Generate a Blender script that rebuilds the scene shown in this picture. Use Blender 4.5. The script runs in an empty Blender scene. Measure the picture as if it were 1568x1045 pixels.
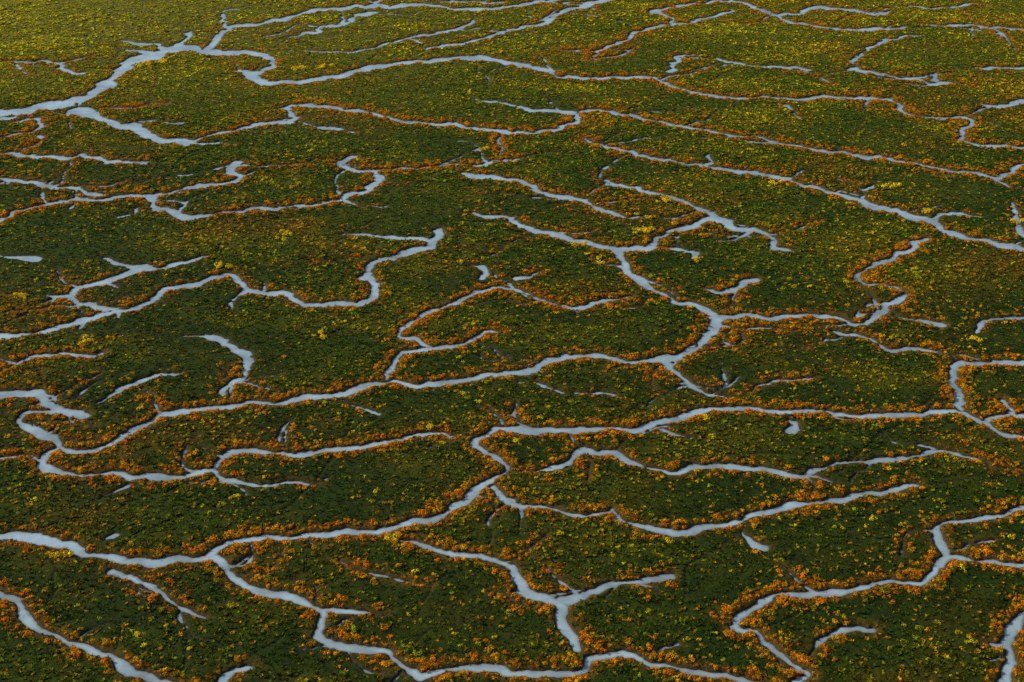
import bpy, math, numpy as np
rng=np.random.default_rng(7)
H=150.0; P=math.radians(28); TH=math.tan(math.radians(20))
sp,cp=math.sin(P),math.cos(P)

# ------------------------------------------------------------------ creek lines (traced in image pixels, unprojected through the camera -> metres on the ground)
# each line: w0 w1 shrubs | x,y ...
CREEKS="""
15 12 .55|-40,168 0,172 25,170 60,163 100,158 125,150 150,140 168,125 182,108 200,95 225,88 250,80
6 2 0|-30,185 10,182 35,172
9 6 .5|250,80 280,75 310,78 345,81 380,80 402,82 418,91 413,104 392,112 392,122 410,127 450,125 490,120 530,112 570,104 610,97 650,93 700,88 740,88 780,95 820,102 850,108
5 4 1.2|850,108 850,117 900,120 950,117 990,118 1015,128 1050,140 1090,147 1130,151 1170,149
4 4 1.2|1170,149 1230,151 1290,150 1340,150 1365,152 1380,170 1400,178 1440,182 1480,182 1490,188 1475,200 1470,212 1485,220 1540,222 1600,227
7 4 0|392,112 367,107
5 2 0|250,78 240,70 215,66 190,61
5 2 0|248,80 215,78 183,74
5 2 0|255,76 275,65 290,52 300,44
6 4 .3|312,77 335,60 345,48 357,40 400,35 440,28 480,17 510,12 560,10 600,10 650,8 690,12 740,12 790,9 840,0 870,-8
3 2 0|347,46 342,25 350,15 372,12
3 5 0|435,60 460,52 480,48 487,41 520,38 545,25 568,20
3 3 .1|430,78 545,78 590,68 630,58 680,48 715,38 727,31
3 6 .35|650,78 700,65 750,55 800,42 830,38 850,28 858,18 900,8 940,-2
3 4 1.3|905,95 912,84 930,72 960,60 990,45 1025,38 1028,28 1010,22 1005,15 1060,6
2 2 1.3|852,76 880,80 910,75
3 4 .8|1060,6 1100,2 1140,5 1170,18 1200,30 1230,38 1290,45 1330,45 1385,41
4 3 .4|1150,8 1200,22 1250,12 1300,15 1350,20 1365,12
3 3 .3|1375,8 1420,12 1450,12 1505,4
3 3 .8|1400,35 1450,40 1490,38 1520,42 1600,46
3 3 .2|560,10 575,2 590,-8
2 3 .2|640,0 700,4 760,2
2 3 .2|1035,40 1060,32 1100,22 1125,16
3 7 .3|1060,85 1037,88 1025,95 1029,106
2 3 .1|1085,85 1110,92 1150,100 1190,103 1238,105
3 3 .3|1312,95 1310,85 1325,75 1360,60 1405,55
3 6 .6|1312,95 1320,105 1350,112 1385,120 1420,127 1450,128
5 3 .3|1425,124 1437,107
3 4 .6|1490,103 1530,104 1600,106
3 6 .6|1498,160 1540,163 1580,152
3 3 .2|1190,158 1207,161 1217,173 1243,183
10 8 .5|120,170 150,183 185,190 215,200 235,212 260,217 300,215
4 3 .1|300,215 320,220 365,221
4 6 1|300,215 330,205 370,198 410,190 438,188 450,178 440,166
5 4 1.3|440,166 455,162 500,162 540,168 590,180 640,187 700,190 740,197 780,202 840,200 860,192 880,180 890,172
4 4 1.3|890,172 930,168 970,178 1020,187 1060,195 1110,205 1160,212 1210,220 1260,230 1310,237 1360,243 1400,250 1450,258 1500,268 1535,270 1550,257 1600,245
3 6 0|718,152 760,157 800,163 840,170 872,173
2 3 .1|180,181 230,185 278,189
2 2 1|150,166 200,165 250,159
3 3 .2|455,186 500,197 545,202
3 4 .8|0,96 40,92 80,95 90,106 120,112
3 2 .2|85,100 110,92 150,85
5 6 .7|-40,236 20,237 60,240 110,240 160,245 222,247
4 5 1|20,237 35,228 52,220 59,209
3 4 1|-30,216 30,205 55,200 70,192 45,183 10,187
4 5 .5|-30,268 15,275 40,278 80,285 110,288 158,297
5 5 1.3|-30,352 10,330 40,318 80,310 130,305 180,302 230,297
7 8 .6|232,297 232,312 255,322 290,330 315,327
4 5 1.2|315,327 360,322 420,317 480,312 530,303
6 6 .7|530,303 560,290 578,278 578,263 545,257 520,247 540,239
5 7 .9|234,297 280,290 320,282 350,278 362,270 350,262 366,251
2 2 1.3|580,262 610,258 650,256 700,250 740,253 760,245 795,239
2 2 1.3|768,243 770,228 765,212 762,200
7 6 .8|710,263 730,270 770,270 800,280 830,295 870,302
5 4 .5|870,302 900,308 920,320 950,328 978,334
4 6 1|880,206 905,213 930,225 965,232 985,240 1020,245
5 6 1|1020,245 1060,250 1100,257 1150,262 1200,272 1240,285 1280,295 1320,305
8 10 .7|1320,305 1345,318 1380,327 1410,335 1440,350 1480,362 1520,372 1550,378 1600,388
4 5 .5|905,274 950,282 1000,297 1030,305 1075,322 1085,334
5 7 .4|725,325 770,333 810,345 850,357 890,368 920,377 940,388
8 8 .6|940,388 955,405 975,425 1000,445 1035,460 1060,466 1078,476 1095,488
6 7 .9|940,385 970,383 995,378 1010,365 1030,352 1060,345 1085,335
8 7 .3|1085,335 1110,337 1130,347 1160,352 1180,362 1185,380 1203,384
5 3 0|1178,357 1203,355
4 6 .1|1018,378 1030,380 1055,388 1062,396
4 8 .7|1080,443 1120,445 1143,435 1155,428
5 3 0|1086,250 1090,237
4 3 .1|1200,273 1213,268 1230,260
6 3 .1|1318,291 1330,288 1340,279
5 4 .2|1425,338 1440,330 1460,325 1503,330
4 8 .4|1555,310 1562,340 1572,365
4 4 1.4|1420,362 1405,375 1390,385 1360,395 1330,410 1312,425 1320,435 1355,435 1380,445 1380,455
7 6 1|1380,455 1355,470 1345,485 1315,497 1290,490
6 6 1.2|1290,490 1240,483 1190,484 1150,483 1110,485 1095,492
9 8 .8|1095,492 1085,510 1075,525 1050,543 1010,550 960,550 910,543 860,543
8 10 .9|860,543 830,555 800,568 740,574 690,582 640,585 590,585 560,595
9 7 .9|560,595 500,605 450,612 400,617 340,622 290,627 250,635 235,648 200,662 160,682 130,690 105,687 92,682
11 12 .5|-40,600 30,600 55,603 75,615 95,628 127,637
10 10 .4|80,630 40,632 25,640 35,655 60,663 88,669 92,682
8 9 .9|92,684 75,695 68,708 85,720 120,727 170,724 200,732 250,733 300,727 325,720
8 6 .9|325,720 345,702 370,692 420,692 470,695 520,690 570,682 620,672 650,665
3 2 1.1|650,665 680,665 690,675
8 4 .4|325,722 335,735 370,738 430,740 490,747
3 4 0|150,765 165,752 192,744
3 4 1.2|-30,705 30,693 60,700 70,712
5 3 .5|1280,510 1320,518 1355,530 1400,531 1452,540
4 5 .7|1370,486 1410,492 1448,495
4 4 .2|1495,508 1512,488 1540,487 1600,478
7 4 .3|1010,552 1035,578 1060,592 1085,603 1115,608
3 4 .3|795,582 830,590 860,597
4 4 .3|880,600 910,603 942,606
2 3 .8|1140,597 1180,583 1245,577
8 7 .8|1610,680 1570,672 1530,660 1500,642 1475,628
6 6 1.1|1475,628 1430,632 1380,636 1320,638 1260,633 1200,628 1150,625
7 9 1|1150,625 1090,627 1050,632 1020,643 990,652 940,658 880,658 820,657 760,656
8 9 1|760,656 735,665 722,678 740,690 765,705 770,718 745,735 720,755 700,772 660,790 620,800 580,815
8 9 1|580,815 530,818 470,820 410,825 350,828
12 12 .5|350,828 320,845 290,857 240,860 190,855 140,848 90,835 50,822 0,820 -50,820
8 6 1|1475,625 1470,605 1458,585 1458,562 1490,556 1540,553 1610,548
7 6 1|1510,640 1545,632 1532,613
6 7 1|1545,631 1560,637 1600,640
4 4 .2|1020,658 1040,665 1062,671
5 8 .2|1203,640 1213,650 1217,662
3 4 .1|500,613 540,620 577,632
5 9 .5|800,716 850,716 875,702 890,688
7 7 .5|890,688 940,695 980,712 1030,722 1090,715 1150,715 1210,727 1240,720
6 4 .3|1240,720 1280,708 1330,705 1390,697 1430,690 1478,699
6 10 .8|755,742 780,765 820,772 860,780 900,787 935,775
10 7 .6|935,775 950,795 990,805 1050,812 1100,805 1150,790 1200,775 1260,767 1320,760 1360,748 1397,744
5 8 .3|1133,810 1150,828 1168,838
5 8 .8|600,825 640,835 690,845 740,855 780,862
9 12 .7|780,862 795,880 810,900 840,915 855,925 855,945 870,965 882,992
9 8 .6|855,920 890,912 930,895 970,887 1025,881
10 10 .4|328,850 345,875 380,895 410,912 450,915 490,935
10 9 .6|490,935 485,960 490,985 530,992 580,1000 610,1020 640,1030
9 9 .8|640,1030 700,1025 760,1025 820,1030 880,1028 900,1005 930,1000 970,1000 1000,1015 1050,1030 1110,1035 1150,1045 1200,1060
7 4 .4|490,937 530,935 592,938
8 9 .6|-40,890 0,910 30,930 55,955 90,980 140,992 180,1010 220,1030 270,1050 320,1075
8 5 .3|170,875 200,890 240,905 280,930 318,942
3 5 0|150,833 185,815
9 7 .5|330,1058 350,1035 378,1020
4 5 .1|1000,1000 1020,995 1042,988
6 8 .8|1620,772 1560,777 1500,795 1450,802 1440,815 1448,835 1450,855
9 9 1|1450,855 1435,875 1400,890 1350,897 1290,905 1240,912 1190,908 1160,925 1130,940 1120,955
9 11 .9|1120,955 1150,970 1180,990 1215,1015 1230,1030 1210,1045 1215,1080
7 7 1|1452,850 1500,857 1540,860 1620,862
5 7 .6|1235,1002 1270,975 1305,966 1337,962
8 8 .9|1620,915 1580,930 1560,950 1540,980 1545,1010 1540,1050 1545,1080
4 5 .7|1498,984 1518,987 1538,985
1 1 .6|520,852 560,870 600,880 652,892
6 6 .7|-40,515 30,512 80,505 130,490
7 8 .6|130,490 170,480 210,470 235,462 250,448 290,437 330,427 350,422 370,435 385,445 420,447 450,458 490,467 540,465 572,455 570,438 553,425
7 9 .4|553,425 560,410 600,395 640,382 665,370 667,350
7 5 0|385,447 355,457 352,474
6 4 .1|665,372 630,365 580,362 525,358
6 8 .3|165,474 130,465 112,455 120,440 160,430 200,420 230,410
7 4 .1|230,410 280,400 325,391
5 3 0|228,408 180,405 160,397
3 4 0|70,448 110,453
4 9 0|278,517 325,518 350,530 378,545
9 6 .2|378,545 385,555 370,575 350,585 345,604
3 4 1.2|-30,580 30,555 60,542 100,540 152,543
5 7 .1|150,615 175,603 185,595
5 4 .1|178,600 215,585 250,575 287,570
7 5 1|590,580 605,550 640,535 680,530 720,520 740,508 772,508
4 6 1.1|660,530 640,515 610,512 635,490 670,472 710,455 750,440
5 4 1.1|750,440 790,440 820,455 870,470 910,465 968,451
4 8 .1|718,409 740,412 742,427
5 3 .3|795,428 838,411
4 5 0|-20,390 55,394
3 4 0|168,338 190,330 206,319
"""
def unproj(px,py):
    a=(px-784)/784*TH; b=(522.5-py)/784*TH
    t=H/(sp-b*cp)
    return a*t, t*(cp+b*sp), t
TAB=rng.random((8,256,256))
def vn(x,y,s,k=0):
    x=np.asarray(x)/s+37.3*k; y=np.asarray(y)/s+11.7*k
    xi=np.floor(x).astype(int); yi=np.floor(y).astype(int); fx=x-xi; fy=y-yi
    fx=fx*fx*(3-2*fx); fy=fy*fy*(3-2*fy); T=TAB[k%8]
    a=T[xi%256,yi%256];b=T[(xi+1)%256,yi%256];c=T[xi%256,(yi+1)%256];d=T[(xi+1)%256,(yi+1)%256]
    return (a*(1-fx)+b*fx)*(1-fy)+(c*(1-fx)+d*fx)*fy
def fbm(x,y,s,k=0,o=3):
    r=0;A=0
    for i in range(o):
        r=r+vn(x,y,s/2**i,k+i)*0.5**i; A+=0.5**i
    return r/A
def catmull(p,n=8):
    p=np.array(p,float); q=np.vstack([2*p[0]-p[1],p,2*p[-1]-p[-2]]); out=[]
    for i in range(1,len(q)-2):
        t=np.linspace(0,1,n,endpoint=False)[:,None]
        a,b,c,d=q[i-1],q[i],q[i+1],q[i+2]
        out.append(0.5*((2*b)+(c-a)*t+(2*a-5*b+4*c-d)*t*t+(3*b-a-3*c+d)*t**3))
    out.append(q[-2][None]); return np.vstack(out)

LINES=[]  # (xs,ys,hw,orange,kind)
for ln in CREEKS.strip().splitlines():
    h,b=ln.split('|'); w0,w1,o=map(float,h.split())
    pts=[tuple(map(float,s.split(','))) for s in b.split()]
    c=catmull(pts); n=len(c)
    x,y,t=unproj(c[:,0],c[:,1])
    amp=t/320*1.25
    x=x+(fbm(x,y,6,1)-.5)*3.2*amp; y=y+(fbm(x,y,5,3)-.5)*3.6*amp
    w=np.linspace(w0,w1,n)
    dx=np.gradient(x);dy=np.gradient(y);L=np.hypot(dx,dy)+1e-6
    se=H/np.sqrt(H*H+y*y+x*x)
    mpp=t*TH/784
    k=(dx/L)**2/se+(dy/L)**2*1.6
    k=np.convolve(np.pad(k,2,mode='edge'),np.ones(5)/5,'valid')
    hw=0.5*w*mpp*k*(0.15+1.45*fbm(x,y,6,5))+.17*t/320
    # pinch thin tips
    if min(w0,w1)<max(w0,w1) or w0<=3:
        if w0<=5 and w0<=w1: hw[:8]*=np.linspace(.35,1,8)
        if w1<=5 and w1<=w0: hw[-8:]*=np.linspace(1,.35,8)
    hw=np.maximum(hw,0.14)
    LINES.append((x,y,hw,o,0))
# hairline side creeks feeding the traced ones
main=[l for l in LINES if len(l[0])>30]
for i in range(260):
    l=main[rng.integers(len(main))];j=rng.integers(2,len(l[0])-2)
    x0,y0=l[0][j],l[1][j];f=y0/300
    th=rng.choice([0,math.pi])+rng.normal(0,.4);n=rng.integers(8,22)
    th=th+np.cumsum(rng.normal(0,.26,n));st=.9*f
    x=x0+np.cumsum(np.cos(th))*st; y=y0+np.cumsum(np.sin(th))*st*1.3
    LINES.append((x,y,np.linspace(.5,.08,n)*f*rng.uniform(.5,1.1),rng.choice([0,.2,.5]),0))
NC=len(LINES)
# dry rills: thin dark cracks in the marsh
for i in range(400):
    if i<270: px,py=rng.uniform(-100,800),rng.uniform(-20,75)
    else: px,py=rng.uniform(-100,1660),rng.uniform(-20,1050)
    x0,y0,t=unproj(px,py); n=rng.integers(12,40); th=rng.choice([0,math.pi])+rng.normal(0,.3)
    th=th+np.cumsum(rng.normal(0,.2,n)); st=1.3*t/320
    x=x0+np.cumsum(np.cos(th))*st; y=y0+np.cumsum(np.sin(th))*st*1.2
    LINES.append((x,y,np.linspace(.26 if i<270 else .18,.03,n)*t/300,0,1))

# ------------------------------------------------------------------ ground grid
NR,NCOL=1150,1350
Y0,Y1,U=135.0,800.0,0.66
ys=Y0*np.exp(np.linspace(0,math.log(Y1/Y0),NR)); us=np.linspace(-U,U,NCOL)
GX=ys[:,None]*us[None,:]; GY=np.repeat(ys[:,None],NCOL,1)
S=np.full((NR,NCOL),60.0,np.float32); R=np.full((NR,NCOL),60.0,np.float32); O=np.zeros((NR,NCOL),np.float32)
lr=math.log(Y1/Y0)/(NR-1); du=2*U/(NCOL-1)
for (x,y,hw,o,kind) in LINES:
    m0=9.0 if kind==0 else 2.0
    for i in range(len(x)-1):
        ax,ay,bx,by=x[i],y[i],x[i+1],y[i+1]; h0,h1=hw[i],hw[i+1]; m=m0+max(h0,h1)
        ya,yb=min(ay,by)-m,max(ay,by)+m
        if yb<Y0 or ya>Y1: continue
        r0=max(0,int(math.log(max(ya,Y0)/Y0)/lr)); r1=min(NR,int(math.log(yb/Y0)/lr)+2)
        xa,xb=min(ax,bx)-m,max(ax,bx)+m; yl=max(ya,Y0)
        ua=min(xa/yl,xa/yb);ub=max(xb/yl,xb/yb)
        c0=max(0,int((ua+U)/du)); c1=min(NCOL,int((ub+U)/du)+2)
        if c1<=c0 or r1<=r0: continue
        X=GX[r0:r1,c0:c1];Y=GY[r0:r1,c0:c1]
        ex,ey=bx-ax,by-ay; q=ex*ex+ey*ey+1e-9
        tt=np.clip(((X-ax)*ex+(Y-ay)*ey)/q,0,1)
        d=np.hypot(X-ax-tt*ex,Y-ay-tt*ey)-(h0+(h1-h0)*tt)
        T=S if kind==0 else R
        sub=T[r0:r1,c0:c1]; mk=d<sub
        sub[mk]=d[mk]
        if kind==0: O[r0:r1,c0:c1][mk]=o
S=S+((fbm(GX,GY,3.0,2,4)-.5)*1.7+(vn(GX,GY,.8,6)-.5)*.6)*np.clip(GY/330,.6,1.3)
def sstep(a,b,v):
    t=np.clip((v-a)/(b-a),0,1); return t*t*(3-2*t)
base=(fbm(GX,GY,3.0,4)-.5)*.45+(fbm(GX,GY,30,6)-.5)*.25+.15
Z=base*sstep(-.2,1.5,S)-0.62*(1-sstep(-.6,.3,S))
Z-=0.18*(1-sstep(-.1,.5,R))*sstep(0,1,S)
Z[0]=Z[-1]=0;Z[:,0]=Z[:,-1]=0
def lookup(A,x,y):
    r=np.clip(np.round(np.log(np.maximum(y,1)/Y0)/lr).astype(int),0,NR-1)
    c=np.clip(np.round((x/y+U)/du).astype(int),0,NCOL-1); return A[r,c]
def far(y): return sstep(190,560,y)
def zones(x,y):
    rust=sstep(.5,.74,fbm(x,y*1.6,34,1,4)+.12*sstep(60,150,x)*sstep(330,420,y)-.04)
    yel=sstep(.40,.72,fbm(x,y*1.5,22,3,4)+.10*sstep(420,580,y))
    dark=sstep(.44,.60,fbm(x,y*1.7,26,5,3))
    return rust,yel,dark
def mix(a,b,t): return a*(1-t[...,None])+np.array(b)*t[...,None]
def grass_col(x,y,s):
    rust,yel,dark=zones(x,y)
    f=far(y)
    c=np.broadcast_to(np.array((.076,.112,.006)),x.shape+(3,)).copy()
    c=mix(c,(.155,.155,.007),yel*.75)
    c=mix(c,(.20,.10,.008),rust*.45)
    c=mix(c,(.030,.066,.005),dark*.6)
    c=mix(c,(.026,.064,.005),(1-sstep(3,7,s))*.45)
    left=1-sstep(-180,60,x)
    c=mix(c,(.32,.29,.014),sstep(380,600,y)*(.25+.6*left))
    return c*(0.76+.68*f)[...,None]  # vignette-like light falloff put into the colour: darker near, brighter far
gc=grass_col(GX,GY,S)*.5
gc=mix(gc,(.014,.018,.008),(1-sstep(-.1,.5,R))*.6)
gc=mix(gc,(.17,.08,.012),(1-sstep(.6,2.4,S))*.5*np.clip(O,0,1))
gc=mix(gc,(.045,.036,.02),(1-sstep(.0,.5,S))*.8)
gc=mix(gc,(.11,.11,.10),1-sstep(-.5,0,S))
# mesh
V=np.stack([GX,GY,Z],-1).reshape(-1,3)
B=20000.0
V=np.vstack([V,[[-B,-3000,0],[B,-3000,0],[B,B,0],[-B,B,0]]])
idx=np.arange(NR*NCOL).reshape(NR,NCOL)
F=np.stack([idx[:-1,:-1],idx[:-1,1:],idx[1:,1:],idx[1:,:-1]],-1).reshape(-1,4)
FW=F
n=NR*NCOL; bl,br,tr,tl=idx[0,0],idx[0,-1],idx[-1,-1],idx[-1,0]
F=np.vstack([F,[[n,n+1,br,bl],[n+1,n+2,tr,br],[n+2,n+3,tl,tr],[n+3,n,bl,tl]]])
def mkmesh(name,V,F,smooth=False):
    me=bpy.data.meshes.new(name); F=np.asarray(F,dtype=np.int32); k=F.shape[1]
    me.vertices.add(len(V)); me.vertices.foreach_set('co',np.asarray(V,np.float32).ravel())
    me.loops.add(F.size); me.loops.foreach_set('vertex_index',F.ravel())
    me.polygons.add(len(F)); me.polygons.foreach_set('loop_start',np.arange(len(F),dtype=np.int32)*k)
    me.update(calc_edges=True); me.validate()
    if smooth: me.polygons.foreach_set('use_smooth',np.ones(len(F),bool))
    return me
def addcol(me,name,C):
    a=me.attributes.new(name,'FLOAT_COLOR','POINT')
    C=np.hstack([C,np.ones((len(C),1))]).astype(np.float32); a.data.foreach_set('color',C.ravel())
sc=bpy.context.scene
gm=mkmesh('marsh_ground',V,F,True)
outer=np.array([[.09,.12,.01]]*4)
addcol(gm,'gcol',np.vstack([gc.reshape(-1,3),outer]))
ground=bpy.data.objects.new('marsh_ground',gm); sc.collection.objects.link(ground)

def newmat(name):
    m=bpy.data.materials.new(name); m.use_nodes=True; nt=m.node_tree
    return m,nt,nt.nodes['Principled BSDF']
m,nt,bs=newmat('marsh_turf'); N=nt.nodes;Lk=nt.links
at=N.new('ShaderNodeAttribute');at.attribute_name='gcol'
tc=N.new('ShaderNodeTexCoord')
no=N.new('ShaderNodeTexNoise');no.inputs['Scale'].default_value=1.7;no.inputs['Detail'].default_value=6;no.inputs['Roughness'].default_value=.7
Lk.new(tc.outputs['Object'],no.inputs['Vector'])
mr=N.new('ShaderNodeMapRange');mr.inputs['From Min'].default_value=.3;mr.inputs['From Max'].default_value=.7;mr.inputs['To Min'].default_value=.35;mr.inputs['To Max'].default_value=1.7
Lk.new(no.outputs['Fac'],mr.inputs['Value'])
vm=N.new('ShaderNodeVectorMath');vm.operation='SCALE'
Lk.new(at.outputs['Color'],vm.inputs[0]);Lk.new(mr.outputs[0],vm.inputs['Scale']);Lk.new(vm.outputs[0],bs.inputs['Base Color'])
bp=N.new('ShaderNodeBump');bp.inputs['Distance'].default_value=.4;bp.inputs['Strength'].default_value=.8
Lk.new(no.outputs['Fac'],bp.inputs['Height']);Lk.new(bp.outputs[0],bs.inputs['Normal'])
bs.inputs['Roughness'].default_value=.95;bs.inputs['Specular IOR Level'].default_value=.1
gm.materials.append(m)

# water lying inside the carved channels, muddier where it is shallow
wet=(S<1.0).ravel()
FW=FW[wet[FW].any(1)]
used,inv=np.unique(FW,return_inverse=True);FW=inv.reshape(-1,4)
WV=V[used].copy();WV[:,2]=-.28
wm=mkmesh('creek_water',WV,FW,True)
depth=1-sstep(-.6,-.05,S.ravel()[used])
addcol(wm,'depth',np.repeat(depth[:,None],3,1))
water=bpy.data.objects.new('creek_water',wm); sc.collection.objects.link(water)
m,nt,bs=newmat('sky_toned_water');N=nt.nodes;Lk=nt.links
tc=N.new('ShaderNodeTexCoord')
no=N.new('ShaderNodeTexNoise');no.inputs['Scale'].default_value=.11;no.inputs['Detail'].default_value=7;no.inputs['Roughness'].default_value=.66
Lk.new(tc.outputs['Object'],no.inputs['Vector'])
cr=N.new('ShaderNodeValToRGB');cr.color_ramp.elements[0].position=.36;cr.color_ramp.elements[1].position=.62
cr.color_ramp.elements[0].color=(.18,.25,.29,1);cr.color_ramp.elements[1].color=(.34,.48,.58,1)  # pale blue ramp puts the sky's reflection into the water colour
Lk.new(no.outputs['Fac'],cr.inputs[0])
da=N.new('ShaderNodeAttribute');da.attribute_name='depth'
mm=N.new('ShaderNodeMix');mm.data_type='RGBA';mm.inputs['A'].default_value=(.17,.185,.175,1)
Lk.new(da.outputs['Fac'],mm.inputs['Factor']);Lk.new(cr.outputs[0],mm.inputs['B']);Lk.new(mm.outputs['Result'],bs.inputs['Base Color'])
n2=N.new('ShaderNodeTexNoise');n2.inputs['Scale'].default_value=1.2;n2.inputs['Detail'].default_value=3
Lk.new(tc.outputs['Object'],n2.inputs['Vector'])
bp=N.new('ShaderNodeBump');bp.inputs['Distance'].default_value=.02;bp.inputs['Strength'].default_value=.3
Lk.new(n2.outputs['Fac'],bp.inputs['Height']);Lk.new(bp.outputs[0],bs.inputs['Normal'])
bs.inputs['Roughness'].default_value=.08;bs.inputs['IOR'].default_value=1.45
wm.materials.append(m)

# ------------------------------------------------------------------ plant prototypes
def leafmat(name,trans=.25):
    m,nt,bs=newmat(name);N=nt.nodes;Lk=nt.links
    a=N.new('ShaderNodeAttribute');a.attribute_type='INSTANCER';a.attribute_name='tint'
    b=N.new('ShaderNodeAttribute');b.attribute_name='lv'
    mx=N.new('ShaderNodeVectorMath');mx.operation='MULTIPLY'
    Lk.new(a.outputs['Color'],mx.inputs[0]);Lk.new(b.outputs['Color'],mx.inputs[1])
    Lk.new(mx.outputs[0],bs.inputs['Base Color'])
    bs.inputs['Roughness'].default_value=.8;bs.inputs['Specular IOR Level'].default_value=.1
    tr=N.new('ShaderNodeBsdfTranslucent');Lk.new(mx.outputs[0],tr.inputs['Color'])
    ms=N.new('ShaderNodeMixShader');ms.inputs[0].default_value=trans
    Lk.new(bs.outputs[0],ms.inputs[1]);Lk.new(tr.outputs[0],ms.inputs[2]);Lk.new(ms.outputs[0],N['Material Output'].inputs['Surface'])
    return m
gmat=leafmat('grass_blades');smat=leafmat('shrub_leaves',.3)
def proto(name,kind,seed,mat):
    r=np.random.default_rng(seed); V=[];F=[];C=[]
    if kind=='grass':
        for i in range(20):
            a=r.uniform(0,6.283);d=r.uniform(0,.45)
            b=np.array([math.cos(a)*d,math.sin(a)*d,-.05]);lean=r.uniform(.3,1.0);h=r.uniform(.25,.6)
            a2=a+r.normal(0,.7)
            tip=b+np.array([math.cos(a2)*lean*.6,math.sin(a2)*lean*.6,h])
            w=r.uniform(.08,.16);s=np.array([-math.sin(a2),math.cos(a2),0])*w
            mid=(b+tip)/2+np.array([0,0,.14])
            k=len(V);V+=[b-s,b+s,mid+s,mid-s,tip,tip+s*.3];F+=[[k,k+1,k+2,k+3],[k+3,k+2,k+5,k+4]]
            c=r.uniform(.6,1.4);C+=[[c,c,c]]*6
    else:
        lobes=[(r.normal(0,.38,2),r.uniform(.4,.6),r.uniform(.35,.6)) for _ in range(5)]
        for i in range(80):
            l,rad,hh=lobes[i%5]
            v=r.normal(size=3);v[2]=abs(v[2])*.9;v/=np.linalg.norm(v)
            rr=r.uniform(.65,1.05)
            p=np.array([l[0]+v[0]*rad*rr,l[1]+v[1]*rad*rr,.12+v[2]*(hh+.15)*rr])
            nn=v+r.normal(0,.35,3);nn/=np.linalg.norm(nn)
            t=np.cross(nn,r.normal(size=3));t/=np.linalg.norm(t);u=np.cross(nn,t)
            s=r.uniform(.11,.2)
            k=len(V);V+=[p-t*s,p-u*s*.7,p+t*s,p+u*s*.7];F+=[[k,k+1,k+2,k+3]]
            c=r.uniform(.6,1.35);C+=[[c,c*r.uniform(.8,1.15),c]]*4
        for j in range(5): # stems
            l=lobes[j][0];k=len(V);w=.03
            V+=[np.array([-w,0,-.1]),np.array([w,0,-.1]),np.array([l[0]+w,l[1],.45]),np.array([l[0]-w,l[1],.45])];F+=[[k,k+1,k+2,k+3]];C+=[[.25,.3,.5]]*4
    me=mkmesh(name,np.array(V),F);addcol(me,'lv',np.array(C));me.materials.append(mat)
    return bpy.data.objects.new(name,me)
def pcoll(name,kind,mat,nv,seed):
    c=bpy.data.collections.new(name)
    for i in range(nv): c.objects.link(proto('%s_%d'%(name,i),kind,seed+i,mat))
    return c
gcoll=pcoll('tussock','grass',gmat,6,10);scoll=pcoll('shrub','shrub',smat,6,50)

def scatter(name,P3,scale,tint,coll,nv,tilt=.15):
    n=len(P3);me=bpy.data.meshes.new(name);me.vertices.add(n);me.vertices.foreach_set('co',P3.astype(np.float32).ravel())
    addcol(me,'tint',tint)
    a=me.attributes.new('scl','FLOAT_VECTOR','POINT');a.data.foreach_set('vector',scale.astype(np.float32).ravel())
    rot=np.stack([rng.normal(0,tilt,n),rng.normal(0,tilt,n),rng.uniform(0,6.283,n)],-1)
    a=me.attributes.new('rot','FLOAT_VECTOR','POINT');a.data.foreach_set('vector',rot.astype(np.float32).ravel())
    a=me.attributes.new('vid','INT','POINT');a.data.foreach_set('value',rng.integers(0,nv,n).astype(np.int32))
    ob=bpy.data.objects.new(name,me);sc.collection.objects.link(ob)
    ng=bpy.data.node_groups.new(name+'_scatter','GeometryNodeTree')
    ng.interface.new_socket('Geometry',in_out='INPUT',socket_type='NodeSocketGeometry')
    ng.interface.new_socket('Geometry',in_out='OUTPUT',socket_type='NodeSocketGeometry')
    N=ng.nodes;L=ng.links;gi=N.new('NodeGroupInput');go=N.new('NodeGroupOutput')
    ip=N.new('GeometryNodeInstanceOnPoints');ci=N.new('GeometryNodeCollectionInfo')
    ci.inputs['Collection'].default_value=coll;ci.inputs['Separate Children'].default_value=True;ci.inputs['Reset Children'].default_value=True
    def na(t,nm):
        q=N.new('GeometryNodeInputNamedAttribute');q.data_type=t;q.inputs['Name'].default_value=nm;return q.outputs[0]
    L.new(gi.outputs[0],ip.inputs['Points']);L.new(ci.outputs[0],ip.inputs['Instance']);ip.inputs['Pick Instance'].default_value=True
    L.new(na('INT','vid'),ip.inputs['Instance Index']);L.new(na('FLOAT_VECTOR','rot'),ip.inputs['Rotation']);L.new(na('FLOAT_VECTOR','scl'),ip.inputs['Scale'])
    L.new(ip.outputs[0],go.inputs[0])
    md=ob.modifiers.new('scatter','NODES');md.node_group=ng
    return ob

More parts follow.
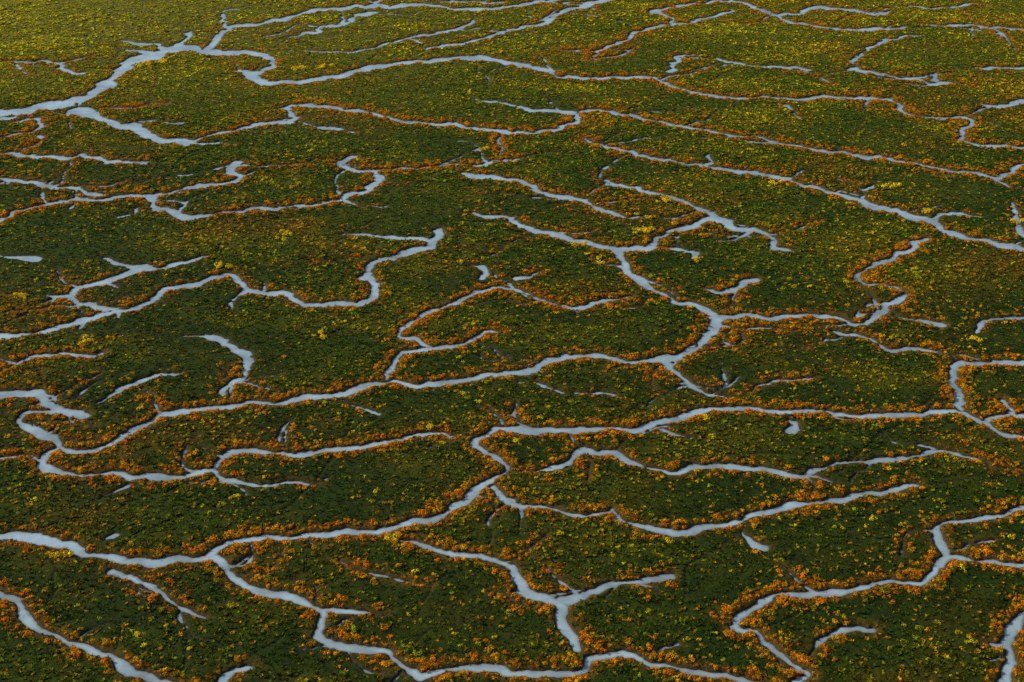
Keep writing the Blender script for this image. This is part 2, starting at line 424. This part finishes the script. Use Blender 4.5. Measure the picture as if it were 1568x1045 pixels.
# grass tussocks over the whole marsh
n=430000
yy=np.sqrt(rng.uniform(140**2,720**2,n));xx=rng.uniform(-.54,.54,n)*yy
s=lookup(S,xx,yy);r_=lookup(R,xx,yy)
k=(s>.3)&(r_>.12)
xx,yy,s=xx[k],yy[k],s[k];n=len(xx)
rust,yel,dark=zones(xx,yy)
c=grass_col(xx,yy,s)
q=rng.random(n)
hi=q<(.08+.16*yel)*(1-.5*dark); c[hi]=c[hi]*np.array([3.2,2.4,1.2])
oc=(q>.96-.14*rust-.05*(1-sstep(1,5,s)))
c[oc]=np.array([.46,.22,.010])*rng.uniform(.6,1.3,(oc.sum(),1))
c=np.minimum(c*rng.uniform(.45,1.55,(n,1)),.8)
z=lookup(Z,xx,yy)
sz=rng.uniform(.28,.78,n)*(1-.25*dark)*(1-.35*(1-sstep(.5,1.8,s)))*(.88+.3*far(yy))
sz[hi]*=1.1
scl=np.stack([sz*1.2,sz*1.2,sz*.8],-1)
scatter('marsh_grass',np.stack([xx,yy,z],-1),scl,c,gcoll,6)

# orange shrubs lining the creeks
PX=[];PY=[];OO=[]
for (x,y,hw,o,kind) in LINES[:NC]:
    if o<=0.02: continue
    for i in range(len(x)-1):
        L=math.hypot(x[i+1]-x[i],y[i+1]-y[i]);f=far(np.array(y[i]))
        m=rng.poisson(L*(o+.1)*7.2)
        if m==0: continue
        t=rng.random(m);nx,ny=-(y[i+1]-y[i])/L,(x[i+1]-x[i])/L
        sd=rng.choice([-1,1],m)
        off=hw[i]+.3+rng.gamma(1.5,.62+.58*float(f),m)
        PX.append(x[i]+(x[i+1]-x[i])*t+nx*sd*off);PY.append(y[i]+(y[i+1]-y[i])*t+ny*sd*off);OO.append(np.full(m,o))
xx=np.concatenate(PX);yy=np.concatenate(PY);oo=np.concatenate(OO)
s=lookup(S,xx,yy);pt=fbm(xx,yy,8,6)
k=(s>.25)&(s<8)&(rng.random(len(xx))<sstep(.28,.52,pt+.12*oo))&(yy>138)&(yy<780)&(abs(xx/yy)<.64)
xx,yy,s=xx[k],yy[k],s[k];n=len(xx)
pal=np.array([[1.0,.40,.008],[.95,.29,.008],[1.0,.54,.012],[.60,.20,.012],[.70,.42,.012],[.35,.24,.010]])
c=pal[rng.choice(6,n,p=[.32,.16,.22,.11,.12,.07])]*rng.uniform(.45,1.0,(n,1))
sz=rng.uniform(.30,.85,n)*np.where(s<1.0,.78,1)
scatter('orange_shrubs',np.stack([xx,yy,lookup(Z,xx,yy)-.05],-1),np.stack([sz,sz,sz*.8],-1),c,scoll,6)
print('shrubs',n)
# yellow-green low shrubs scattered over the marsh platforms
n2=52000;yy=np.sqrt(rng.uniform(140**2,720**2,n2));xx=rng.uniform(-.54,.54,n2)*yy;s=lookup(S,xx,yy)
k=(s>1.2)&(rng.random(n2)<sstep(.33,.6,fbm(xx,yy,14,2)));xx,yy,s=xx[k],yy[k],s[k];n=len(xx)
pal2=np.array([[.85,.70,.018],[.46,.54,.018],[.88,.46,.014],[.22,.30,.014]])
c=pal2[rng.choice(4,n,p=[.40,.24,.2,.16])]*rng.uniform(.45,1.15,(n,1))
sz=rng.uniform(.22,.55,n)*(1+.8*(rng.random(n)<.10))
scatter('marsh_shrubs',np.stack([xx,yy,lookup(Z,xx,yy)-.03],-1),np.stack([sz,sz,sz*.9],-1),np.minimum(c,.9),scoll,6)
# golden bushes
GB=[(495,103),(465,105),(740,230),(1190,281),(975,358),(885,375),(920,401),(500,518),(340,409),(130,525),(665,657),(1080,643),(600,827),(250,97),(225,101),(95,851),(1555,342),(1015,309),(1362,286),(1420,325),(980,335),(1000,648),(1065,400),(28,455),(1490,520),(436,360),(985,650),(990,355)]
gx=[];gy=[];gs=[]
for (a,b) in GB:
    x,y,t=unproj(a,b)
    for j in range(rng.integers(3,7)):
        gx.append(x+rng.normal(0,.9)*t/320);gy.append(y+rng.normal(0,1.0));gs.append(rng.uniform(.6,1.25)*max(.8,t/340))
gx,gy,gs=map(np.array,(gx,gy,gs))
k=lookup(S,gx,gy)>.0;gx,gy,gs=gx[k],gy[k],gs[k];n=len(gx)
scatter('golden_bushes',np.stack([gx,gy,lookup(Z,gx,gy)-.03],-1),np.stack([gs,gs,gs],-1),np.array([.95,.72,.02])*rng.uniform(.8,1.05,(n,1)),scoll,6)

# ------------------------------------------------------------------ light, sky, camera
w=bpy.data.worlds.new("World");sc.world=w;w.use_nodes=True
el,az=math.radians(29),math.radians(-70)   # low sun from the left
sky=w.node_tree.nodes.new('ShaderNodeTexSky');sky.sky_type='NISHITA';sky.sun_disc=False
sky.sun_elevation=el;sky.sun_rotation=az
bg=w.node_tree.nodes['Background'];bg.inputs[1].default_value=.115
w.node_tree.links.new(sky.outputs[0],bg.inputs[0])
ld=bpy.data.lights.new('sun','SUN');ld.energy=5.0;ld.angle=math.radians(1.0);ld.color=(1,.87,.66)
lo=bpy.data.objects.new('sun',ld);sc.collection.objects.link(lo)
from mathutils import Vector
d=Vector((math.sin(az)*math.cos(el),math.cos(az)*math.cos(el),math.sin(el)))
lo.rotation_euler=d.to_track_quat('Z','Y').to_euler();lo.location=(0,300,400)
cd=bpy.data.cameras.new('camera');co=bpy.data.objects.new('camera',cd);sc.collection.objects.link(co)
co.location=(0,0,H);co.rotation_euler=(math.radians(90)-P,0,0)
cd.angle=math.radians(40);cd.clip_end=60000;cd.clip_start=1
sc.camera=co
sc.view_settings.view_transform='Standard';sc.view_settings.look='None';sc.view_settings.exposure=0
